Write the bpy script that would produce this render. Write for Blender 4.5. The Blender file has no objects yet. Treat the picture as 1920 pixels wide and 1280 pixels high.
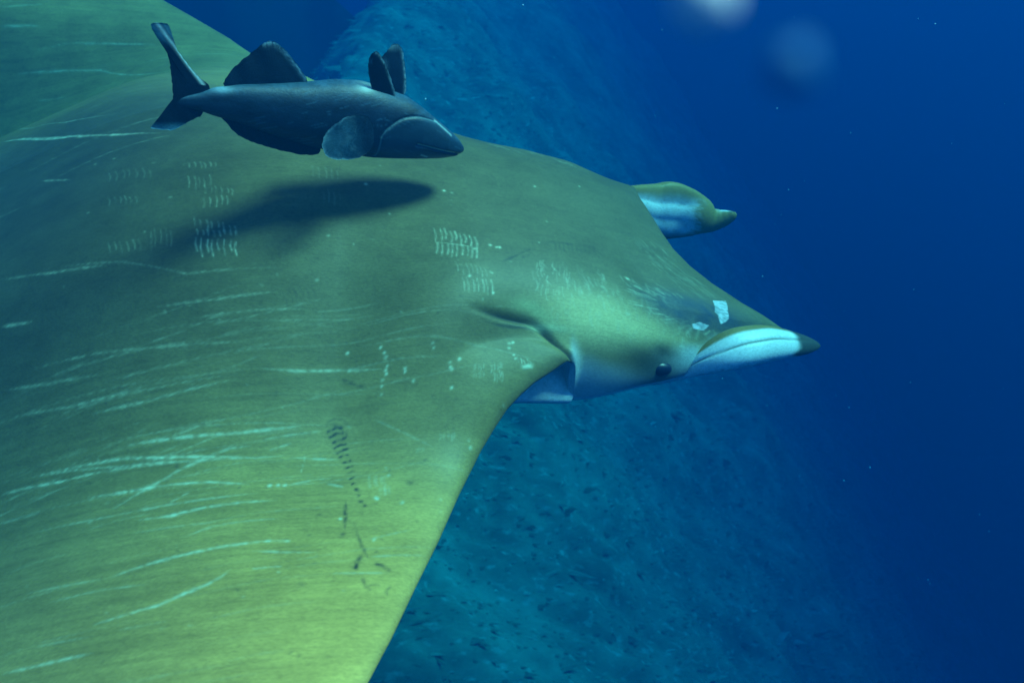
import bpy, math, random
import numpy as np
from mathutils import Matrix, Vector

# ------------------------------------------------------------------ camera, water light, exposure
scene = bpy.context.scene
R_ = math.radians
CAM_LOC = Vector((0.0, 0.0, 2.0))
CAM_PITCH = -28.0                       # looking along +y, down the reef slope
FOCAL_PX = 1500.0                       # for a frame 1920 wide
# >>> SHAPE
# The ray lives in its own frame: x towards the head, y towards its far wing, z off its back.
CAM_IN_RAY = np.array([-0.199, -1.033, 0.866])
CAM_ANG = np.radians([25.4, -45.4, 22.2])
def cam_rows(yaw, pitch, roll):
    cy, sy, cp, sp = np.cos(yaw), np.sin(yaw), np.cos(pitch), np.sin(pitch)
    f = np.array([sy*cp, cy*cp, sp]); r = np.array([cy, -sy, 0.0]); u = np.cross(r, f)
    c, s = np.cos(roll), np.sin(roll)
    return np.array([c*r + s*u, -s*r + c*u, f])
# <<< SHAPE
cam_data = bpy.data.cameras.new('camera')
cam = bpy.data.objects.new('camera', cam_data)
scene.collection.objects.link(cam)
cam.location = CAM_LOC
cam.rotation_euler = (R_(90 + CAM_PITCH), 0, 0)
cam_data.sensor_width = 36.0
cam_data.lens = 36.0*FOCAL_PX/1920.0
cam_data.clip_start = 0.01
cam_data.clip_end = 200.0
cam_data.dof.use_dof = True
cam_data.dof.focus_distance = 1.25
cam_data.dof.aperture_fstop = (cam_data.lens/1000.0)/0.0042
scene.camera = cam

_A = cam_rows(0.0, R_(CAM_PITCH), 0.0)          # camera axes in the world
_B = cam_rows(*CAM_ANG)                         # the same axes in the ray's frame
ROT = _A.T @ _B                                 # ray frame -> world
ORG = np.array(CAM_LOC) - ROT @ CAM_IN_RAY
RAY_M = Matrix([[*ROT[0], ORG[0]], [*ROT[1], ORG[1]], [*ROT[2], ORG[2]], [0, 0, 0, 1]])

SUN_DIR = ROT @ (lambda v: v/np.linalg.norm(v))(np.array([0.38, 0.24, 0.89]))   # towards the sun
sun_el = math.asin(SUN_DIR[2]); sun_az = math.atan2(SUN_DIR[0], SUN_DIR[1])
sun_data = bpy.data.lights.new('sun', 'SUN')
sun_data.energy = 5.0
sun_data.angle = R_(14.0)                # sunlight spread by the rippled surface
sun_data.color = (1.0, 0.90, 0.55)
sun = bpy.data.objects.new('sun', sun_data)
scene.collection.objects.link(sun)
sun.location = (0, 0, 8)
sun.rotation_euler = Vector(SUN_DIR).to_track_quat('Z', 'Y').to_euler()

world = bpy.data.worlds.new('World'); scene.world = world; world.use_nodes = True
wn = world.node_tree; wn.nodes.clear()
sky = wn.nodes.new('ShaderNodeTexSky'); sky.sky_type = 'NISHITA'; sky.sun_disc = False
sky.sun_elevation = sun_el; sky.sun_rotation = sun_az
bg = wn.nodes.new('ShaderNodeBackground'); bg.inputs['Strength'].default_value = 0.11
wo = wn.nodes.new('ShaderNodeOutputWorld')
wn.links.new(sky.outputs[0], bg.inputs[0]); wn.links.new(bg.outputs[0], wo.inputs[0])

vs = scene.view_settings
vs.view_transform = 'Standard'; vs.look = 'None'; vs.gamma = 1.0; vs.use_curve_mapping = False
vs.exposure = 0.97
scene.cycles.use_denoising = True
scene.cycles.max_bounces = 6; scene.cycles.volume_bounces = 1; scene.cycles.diffuse_bounces = 2

# ------------------------------------------------------------------ helpers
COL = scene.collection
def link(o, parent=None):
    COL.objects.link(o)
    if parent is not None: o.parent = parent
    return o
def tag(o, label=None, cat=None, group=None, kind=None):
    if label: o['label'] = label
    if cat: o['category'] = cat
    if group: o['group'] = group
    if kind: o['kind'] = kind
    return o
def np_mesh(name, verts, quads, mat=None, parent=None, colors=None, smooth=True, tris=None):
    me = bpy.data.meshes.new(name)
    v = np.asarray(verts, np.float32).reshape(-1, 3)
    loops = []; starts = []; totals = []
    q = np.asarray(quads, np.int32).reshape(-1, 4)
    t = np.zeros((0, 3), np.int32) if tris is None else np.asarray(tris, np.int32).reshape(-1, 3)
    lv = np.concatenate([q.ravel(), t.ravel()])
    st = np.concatenate([np.arange(len(q))*4, len(q)*4 + np.arange(len(t))*3])
    tt = np.concatenate([np.full(len(q), 4), np.full(len(t), 3)])
    me.vertices.add(len(v)); me.vertices.foreach_set('co', v.ravel())
    me.loops.add(len(lv)); me.loops.foreach_set('vertex_index', lv.astype(np.int32))
    me.polygons.add(len(st)); me.polygons.foreach_set('loop_start', st.astype(np.int32))
    me.polygons.foreach_set('use_smooth', np.full(len(st), smooth, bool))
    me.update(calc_edges=True); me.validate()
    if colors is not None:
        a = me.color_attributes.new('skin', 'FLOAT_COLOR', 'POINT')
        c = np.ones((len(v), 4), np.float32); c[:, :3] = np.clip(colors, 0, 1)
        a.data.foreach_set('color', c.ravel())
    if mat: me.materials.append(mat)
    return link(bpy.data.objects.new(name, me), parent)
def grid_quads(nu, nv, wrap=False):
    i = np.arange(nu - 1)[:, None]; j = np.arange(nv if wrap else nv - 1)[None, :]
    j2 = (j + 1) % nv
    return np.stack([i*nv + j, i*nv + j2, (i+1)*nv + j2, (i+1)*nv + j], -1).reshape(-1, 4)
def new_mat(name):
    m = bpy.data.materials.new(name); m.use_nodes = True
    nt = m.node_tree; return m, nt, nt.nodes['Principled BSDF']
def nd(nt, typ, **kw):
    n = nt.nodes.new(typ)
    for k, v in kw.items(): setattr(n, k, v)
    return n
def skin_material(name, rough=0.55, spec=0.25, grain=0.16, bump=0.25, scale=260.0, sss=0.0):
    """albedo from the painted pattern, broken up by fine grain and a little relief"""
    m, nt, bs = new_mat(name)
    at = nd(nt, 'ShaderNodeVertexColor', layer_name='skin')
    tc = nd(nt, 'ShaderNodeTexCoord')
    mp = nd(nt, 'ShaderNodeMapping'); mp.inputs['Scale'].default_value = (0.55, 1, 1)
    n1 = nd(nt, 'ShaderNodeTexNoise'); n1.inputs['Scale'].default_value = scale; n1.inputs['Detail'].default_value = 4
    n2 = nd(nt, 'ShaderNodeTexNoise'); n2.inputs['Scale'].default_value = scale/14; n2.inputs['Detail'].default_value = 5
    mr = nd(nt, 'ShaderNodeMapRange'); mr.inputs['From Min'].default_value = 0.3; mr.inputs['From Max'].default_value = 0.7
    mr.inputs['To Min'].default_value = 1 - grain; mr.inputs['To Max'].default_value = 1 + grain
    mr2 = nd(nt, 'ShaderNodeMapRange'); mr2.inputs['From Min'].default_value = 0.3; mr2.inputs['From Max'].default_value = 0.7
    mr2.inputs['To Min'].default_value = 1 - grain*.8; mr2.inputs['To Max'].default_value = 1 + grain*.8
    mm = nd(nt, 'ShaderNodeMath', operation='MULTIPLY')
    vm = nd(nt, 'ShaderNodeVectorMath', operation='SCALE')
    L = nt.links.new
    L(tc.outputs['Object'], mp.inputs[0]); L(mp.outputs[0], n1.inputs['Vector']); L(mp.outputs[0], n2.inputs['Vector'])
    L(n1.outputs['Fac'], mr.inputs['Value']); L(n2.outputs['Fac'], mr2.inputs['Value'])
    L(mr.outputs[0], mm.inputs[0]); L(mr2.outputs[0], mm.inputs[1])
    L(at.outputs['Color'], vm.inputs[0]); L(mm.outputs[0], vm.inputs['Scale'])
    L(vm.outputs[0], bs.inputs['Base Color'])
    bs.inputs['Roughness'].default_value = rough
    bs.inputs['Specular IOR Level'].default_value = spec
    bp = nd(nt, 'ShaderNodeBump'); bp.inputs['Strength'].default_value = bump; bp.inputs['Distance'].default_value = 0.002
    L(n1.outputs['Fac'], bp.inputs['Height']); L(bp.outputs[0], bs.inputs['Normal'])
    return m

# >>> SHAPE
def sstep(a, b, x):
    t = np.clip((x - a)/(b - a), 0, 1); return t*t*(3 - 2*t)
def smax(a, b, k):
    h = np.clip(.5 + .5*(a - b)/k, 0, 1); return b + (a - b)*h + k*h*(1 - h)
def vnoise(x, y, seed=0):
    """smooth value noise on arrays, about -1..1"""
    x = np.asarray(x, float); y = np.asarray(y, float)
    xi = np.floor(x).astype(np.int64); yi = np.floor(y).astype(np.int64); fx = x - xi; fy = y - yi
    fx = fx*fx*(3 - 2*fx); fy = fy*fy*(3 - 2*fy)
    def h(a, b):
        n = (a*374761393 + b*668265263 + seed*974634777) & 0x7fffffff
        n = ((n ^ (n >> 13))*1274126177) & 0x7fffffff
        return ((n ^ (n >> 16)) & 0xffff)/32767.5 - 1
    return (h(xi, yi)*(1-fx) + h(xi+1, yi)*fx)*(1-fy) + (h(xi, yi+1)*(1-fx) + h(xi+1, yi+1)*fx)*fy

# planform half width along the body: head, neck, swept leading edge, tip, trailing edge
_WX = np.array([-1.36, -1.30, -1.23, -1.17, -1.11, -1.03, -.88, -.70, -.58, -.45, -.32, -.22, -.13, -.07, -.04, -.01, .02, .06, .11, .16, .21, .25, .275])
_WY = np.array([.06, .14, .30, .55, .85, 1.12, 1.28, 1.27, 1.215, 1.13, 1.04, .95, .84, .75, .70, .645, .59, .51, .43, .35, .31, .285, .268])
_WXN = np.array([-1.36, -1.30, -1.23, -1.17, -1.11, -1.03, -.88, -.70, -.58, -.45, -.32, -.22, -.13, -.0802, -.0499, -.0132, .0245, .0671, .1054, .1263, .1468, .1677, .1892, .2158, .2502, .262])
_WYN = np.array([.06, .14, .30, .55, .85, 1.12, 1.28, 1.27, 1.215, 1.13, 1.045, .96, .852, .7731, .7208, .6517, .5837, .5008, .4334, .4029, .3763, .3563, .3386, .3216, .2985, .291])
HEAD_W = 0.262; HEAD_WN = 0.305; STUB = 0.262; FRONT = 0.50
def head_half(xi, near):
    return np.where(near, HEAD_WN - .105*sstep(.285, FRONT, xi), HEAD_W - .085*sstep(.33, FRONT, xi))
def side_z(xi, near):
    """height of the widest line of the head (the animal is banked, so the near side rides higher)"""
    return np.where(near, -.052 - .024*sstep(.34, .27, xi) + .040*sstep(.36, FRONT, xi), -.105 + .09*sstep(.36, FRONT, xi))
def half_width(xi, near):
    w = np.where(near, np.interp(xi, _WXN, _WYN), np.interp(xi, _WX, _WY))
    return w + (head_half(xi, near) - w)*sstep(STUB - .010, STUB + .012, xi)
_FY = [-.24, -.19, -.17, -.15, -.115, -.08, -.04, 0, .05, .1, .13, .17, .2, .24]
_FX = [.72, .69, .655, .617, .567, .533, .51, .50, .492, .486, .488, .500, .512, .52]
def warp_x(xi, y):
    """the front of the head is a hollow arc between the two horns"""
    return xi + (np.interp(y, _FY, _FX) - FRONT)*sstep(.24, FRONT, xi)
def arch(xi, y):
    """the disc is bowed along its length: highest a little behind the neck"""
    r = np.clip(-.12 - xi, 0, None); f = np.clip(xi + .12, 0, None)
    rear = np.where(r < .4, .85*r*r, .136 + .68*(r - .4))
    return -rear*(1 - .85*sstep(.80, 1.10, y)) - .55*f*f*sstep(.30, .50, np.abs(y))*(y < 0)
def sheet(xi, y):
    """middle of the wing sheet: near wing lifted, far wing lowered (the animal is banking)"""
    a = np.abs(y); n = y < 0
    up = .50*np.clip(a - .42, 0, None)**1.4 - .030*np.exp(-((a - .44)/.18)**2)*sstep(.12, -.15, xi)
    up = up + .050*np.exp(-((a - .29)/.15)**2)*sstep(-.10, .16, xi)
    dn = -.33*np.clip(a - .22, 0, None) - .03*sstep(.25, .5, a)*sstep(-.35, -.05, xi) + .9*np.clip(a - .95, 0, None)**1.6
    dn = dn + .05*sstep(-.18, -.55, xi)*sstep(.15, .45, a)*(1 - .85*sstep(.55, .95, a)) - .022*sstep(.60, .95, a)*sstep(-.05, -.25, xi)
    return -.045 + np.where(n, up, dn) + arch(xi, y)
_CX = [-1.36, -.9, -.4, -.1, .1, .25, .4, .45, .475, .49, .497, FRONT]; _CZ = [.0, .03, .075, .09, .09, .08, .055, .045, .038, .028, .017, -.005]
def head_top(xi, y):
    crown = np.interp(xi, _CX, _CZ)
    near = y < 0
    hw = head_half(xi, near) + .10*sstep(.2, -.15, xi)
    t = np.clip(np.abs(y)/hw, 0, 1)
    ze = side_z(xi, near)
    p = np.where(near, 2.3 + 2.6*sstep(.36, .27, xi), 3.0)
    crown = crown + arch(xi, 0*y); ze = ze + arch(xi, 0*y)
    return ze + (crown - ze)*(1 - t**p)**(1/1.75) - 3*np.clip(np.abs(y) - hw, 0, None)*(xi < STUB)
def fold_y(xi, s):
    t = np.clip((xi - .175)/(STUB - .175), 0, 1)
    return s*((.256 if s < 0 else .205) + (.047 if s < 0 else .058)*t**1.6)
def top_z(xi, y):
    near = y < 0
    W = half_width(xi, near); t = np.clip(np.abs(y)/W, 0, 1)
    hd = head_top(xi, y)
    edge = .014*np.sqrt(np.clip(1 - t**14, 0, 1))
    back = .055*np.exp(-(np.abs(y)/.42)**2.2)*sstep(.27, -.1, xi)
    root = np.where(near, 0, .034*np.exp(-((np.abs(y) - .25)/.13)**2)*sstep(-.15, .12, xi)*np.sqrt(np.clip(1 - t**10, 0, 1)))
    wg = sheet(xi, y) + edge + back + root
    k = .012 + .05*sstep(.2, -.1, xi)
    z = smax(hd, wg, k); z = z + (hd - z)*sstep(STUB - .010, STUB + .012, xi)
    # behind the neck the trunk is one long swelling of the disc
    mid = np.interp(xi, _CX, _CZ) + arch(xi, 0*y)
    zb = sheet(xi, y) + edge + (mid - sheet(xi, 0*y) - .014)*np.exp(-(np.abs(y)/np.where(near, .30, .26 + .22*sstep(-.05, -.5, xi)))**2.0)
    z = z + (zb - z)*sstep(.16, -.10, xi)
    # fold where the wing root meets the head
    for s in (-1, 1):
        gy = fold_y(xi, s)
        g = np.exp(-((y - gy)/.0055)**2)*sstep(.07, .15, xi)*sstep(STUB + .006, STUB - .008, xi)
        r = np.exp(-((y - gy - s*.020)/.015)**2)*sstep(.06, .16, xi)*sstep(.33, .25, xi)
        z = z - .006*g + .003*r
    return z
def bot_z(xi, y):
    near = y < 0; a = np.abs(y)
    W = half_width(xi, near); t = np.clip(a/W, 0, 1)
    ze = side_z(xi, near); hw = head_half(xi, near)
    hb = ze - .055*(1 - np.clip(a/hw, 0, 1)**2.6)**(1/2.2)*sstep(FRONT + .01, .42, xi) - .05*(1 - np.clip(a/hw, 0, 1)**2)*sstep(FRONT, .40, xi)
    thin = sheet(xi, y) - .012*np.sqrt(np.clip(1 - t**10, 0, 1))
    keel = (-.100 - .075*(1 - np.clip(a/.295, 0, 1)**2.5))*(1 - .9*sstep(-.4, -1.2, xi)) + arch(xi, 0*y)*sstep(.0, -.3, xi)
    wall = sstep(.245, .275, a); belly = keel*(1 - wall) + thin*wall
    u = np.minimum(belly, thin)
    return u + (hb - u)*sstep(STUB - .010, STUB + .012, xi)
# <<< SHAPE

# ------------------------------------------------------------------ the setting: reef slope under the ray
def seabed_z(x, y):
    x = np.asarray(x)/1.05; y = np.asarray(y)/1.05
    z = -.54 + .52*(y - 2.05)
    xr = x - .30 + .22*(y - 2); z = z - 1.22*np.log1p(np.exp(np.clip(xr*1.8, -30, 30)))/1.8
    z = z - 1.5*np.clip(-(x + 1.15 + .55*(5.2 - y)*.35), 0, None)**1.2
    z = z + .16*vnoise(x*.9 + 3, y*.9, 5) + .13*vnoise(x*2.1, y*2.6 + 9, 6) + .08*np.abs(vnoise(x*4.3, y*5.5, 7))
    z = z + .022*vnoise(x*9, y*17, 8) + .010*vnoise(x*19, y*41, 9)
    z = z - np.log1p(np.exp(np.clip((z - 1.5)*6, -40, 40)))/6
    return 1.05*np.maximum(z, -8 + .1*vnoise(x*.7, y*.7, 2)) - .1
sx = np.linspace(-9, 14, 760); sy = 1.5 + np.linspace(0, 1, 520)**1.35*13.0
SX, SY = np.meshgrid(sx, sy, indexing='ij')
m_bed, nt, bs = new_mat('reef_rock')
tc = nd(nt, 'ShaderNodeTexCoord'); mp = nd(nt, 'ShaderNodeMapping'); mp.inputs['Scale'].default_value = (.42, 1, 1)
n1 = nd(nt, 'ShaderNodeTexNoise'); n1.inputs['Scale'].default_value = 3.2; n1.inputs['Detail'].default_value = 9; n1.inputs['Roughness'].default_value = .68
n2 = nd(nt, 'ShaderNodeTexNoise'); n2.inputs['Scale'].default_value = 26; n2.inputs['Detail'].default_value = 4
r1 = nd(nt, 'ShaderNodeValToRGB'); r1.color_ramp.elements[0].position = .36; r1.color_ramp.elements[0].color = (.17, .20, .14, 1)
r1.color_ramp.elements[1].position = .66; r1.color_ramp.elements[1].color = (.40, .44, .30, 1)
r2 = nd(nt, 'ShaderNodeValToRGB'); r2.color_ramp.elements[0].position = .57; r2.color_ramp.elements[0].color = (0, 0, 0, 1)
r2.color_ramp.elements[1].position = .74; r2.color_ramp.elements[1].color = (1, 1, 1, 1)
mx = nd(nt, 'ShaderNodeMixRGB'); mx.inputs[2].default_value = (.55, .55, .42, 1)
L = nt.links.new
L(tc.outputs['Object'], mp.inputs[0]); L(mp.outputs[0], n1.inputs['Vector']); L(mp.outputs[0], n2.inputs['Vector'])
L(n1.outputs['Fac'], r1.inputs[0]); L(n2.outputs['Fac'], r2.inputs[0]); L(r2.outputs[0], mx.inputs[0]); L(r1.outputs[0], mx.inputs[1])
L(mx.outputs[0], bs.inputs['Base Color']); bs.inputs['Roughness'].default_value = .9; bs.inputs['Specular IOR Level'].default_value = .1
bed = np_mesh('seabed', np.stack([SX, SY, seabed_z(SX, SY)], -1), grid_quads(760, 520), m_bed)
tag(bed, 'rocky reef slope dropping away into blue water behind the ray', kind='structure')

# dark backdrop added beyond the gully to deepen the water's tone there
wu = np.linspace(-1, 1, 160); wv = np.linspace(0, 1, 120); WU, WV = np.meshgrid(wu, wv, indexing='ij')
wx = -2.9 + 3.4*WU; wy = 4.4 + 1.0*WU**2 + 2.4*WV + .5*vnoise(WU*4, WV*4, 91) + .2*vnoise(WU*11, WV*9, 92)
wz = -6.5 + 8.2*WV*(1 - .25*WU**2) + .15*vnoise(WU*5, WV*3, 93)
m_backdrop, nt, bs = new_mat('backdrop_dark'); bs.inputs['Roughness'].default_value = .95; bs.inputs['Specular IOR Level'].default_value = .05
nn = nd(nt, 'ShaderNodeTexNoise'); nn.inputs['Scale'].default_value = 2.5; nn.inputs['Detail'].default_value = 8
rr = nd(nt, 'ShaderNodeValToRGB'); rr.color_ramp.elements[0].color = (.012, .016, .014, 1); rr.color_ramp.elements[1].color = (.05, .06, .05, 1)
tcw = nd(nt, 'ShaderNodeTexCoord'); nt.links.new(tcw.outputs['Object'], nn.inputs['Vector']); nt.links.new(nn.outputs['Fac'], rr.inputs[0]); nt.links.new(rr.outputs[0], bs.inputs['Base Color'])
wall = np_mesh('dark_backdrop', np.stack([wx, wy, wz], -1), grid_quads(160, 120), m_backdrop)
tag(wall, 'added dark backdrop that darkens the water behind the gully', kind='structure')

# loose slivers of dead coral lying along the current
rng = np.random.default_rng(11)
def rubble(n):
    x = rng.uniform(-3.5, 4.0, n); y = rng.uniform(1.7, 8, n)
    z = seabed_z(x, y)
    base = np.array([[1, 0, 0], [-1, 0, 0], [0, 1, 0], [0, -1, 0], [0, 0, 1], [0, 0, -1], [.55, .6, .45], [-.5, -.62, .5]])
    tri = np.array([[0, 6, 4], [0, 2, 6], [6, 2, 4], [2, 1, 4], [1, 7, 4], [1, 3, 7], [7, 3, 4], [3, 0, 4], [2, 0, 5], [1, 2, 5], [3, 1, 5], [0, 3, 5]])
    s = rng.lognormal(math.log(.0085), .45, n)
    ln = s*rng.uniform(1.4, 4.2, n); wd = s*rng.uniform(.35, .8, n); ht = s*rng.uniform(.05, .14, n)
    a = rng.normal(0, .2, n)
    p = base[None]*np.stack([ln, wd, ht], -1)[:, None]*rng.uniform(.75, 1.25, (n, 8, 1))
    c, s_ = np.cos(a)[:, None], np.sin(a)[:, None]
    q = np.stack([p[..., 0]*c - p[..., 1]*s_, p[..., 0]*s_ + p[..., 1]*c, p[..., 2]], -1)
    slope = (seabed_z(x, y + .03) - seabed_z(x, y - .03))/.06
    q[..., 2] += q[..., 1]*np.clip(slope, -1.5, 1.5)[:, None]
    q += np.stack([x, y, z + ht*.3], -1)[:, None]
    tone = rng.choice(4, n, p=[.66, .10, .20, .04])
    colr = np.array([[.27, .30, .21], [.22, .25, .17], [.33, .37, .26], [.50, .56, .42]])[tone]*rng.uniform(.7, 1.2, (n, 1))
    return q.reshape(-1, 3), (tri[None] + (np.arange(n)*8)[:, None, None]).reshape(-1, 3), np.repeat(colr, 8, 0)
m_rub = skin_material('coral_rubble', rough=.9, spec=.1, grain=.25, bump=.2, scale=60)
v, t, c = rubble(22000)
rub = np_mesh('coral_rubble', v, np.zeros((0, 4)), m_rub, colors=c, smooth=False, tris=t)
tag(rub, 'scattered slivers of dead coral strewn over the reef slope', 'rubble', kind='stuff')

# ------------------------------------------------------------------ the devil ray
ray = link(bpy.data.objects.new('devil_ray', None)); ray.matrix_world = RAY_M; ray.empty_display_size = .2
tag(ray, 'large olive devil ray with white horns, scratched back and raised near wing', 'devil ray')

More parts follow.
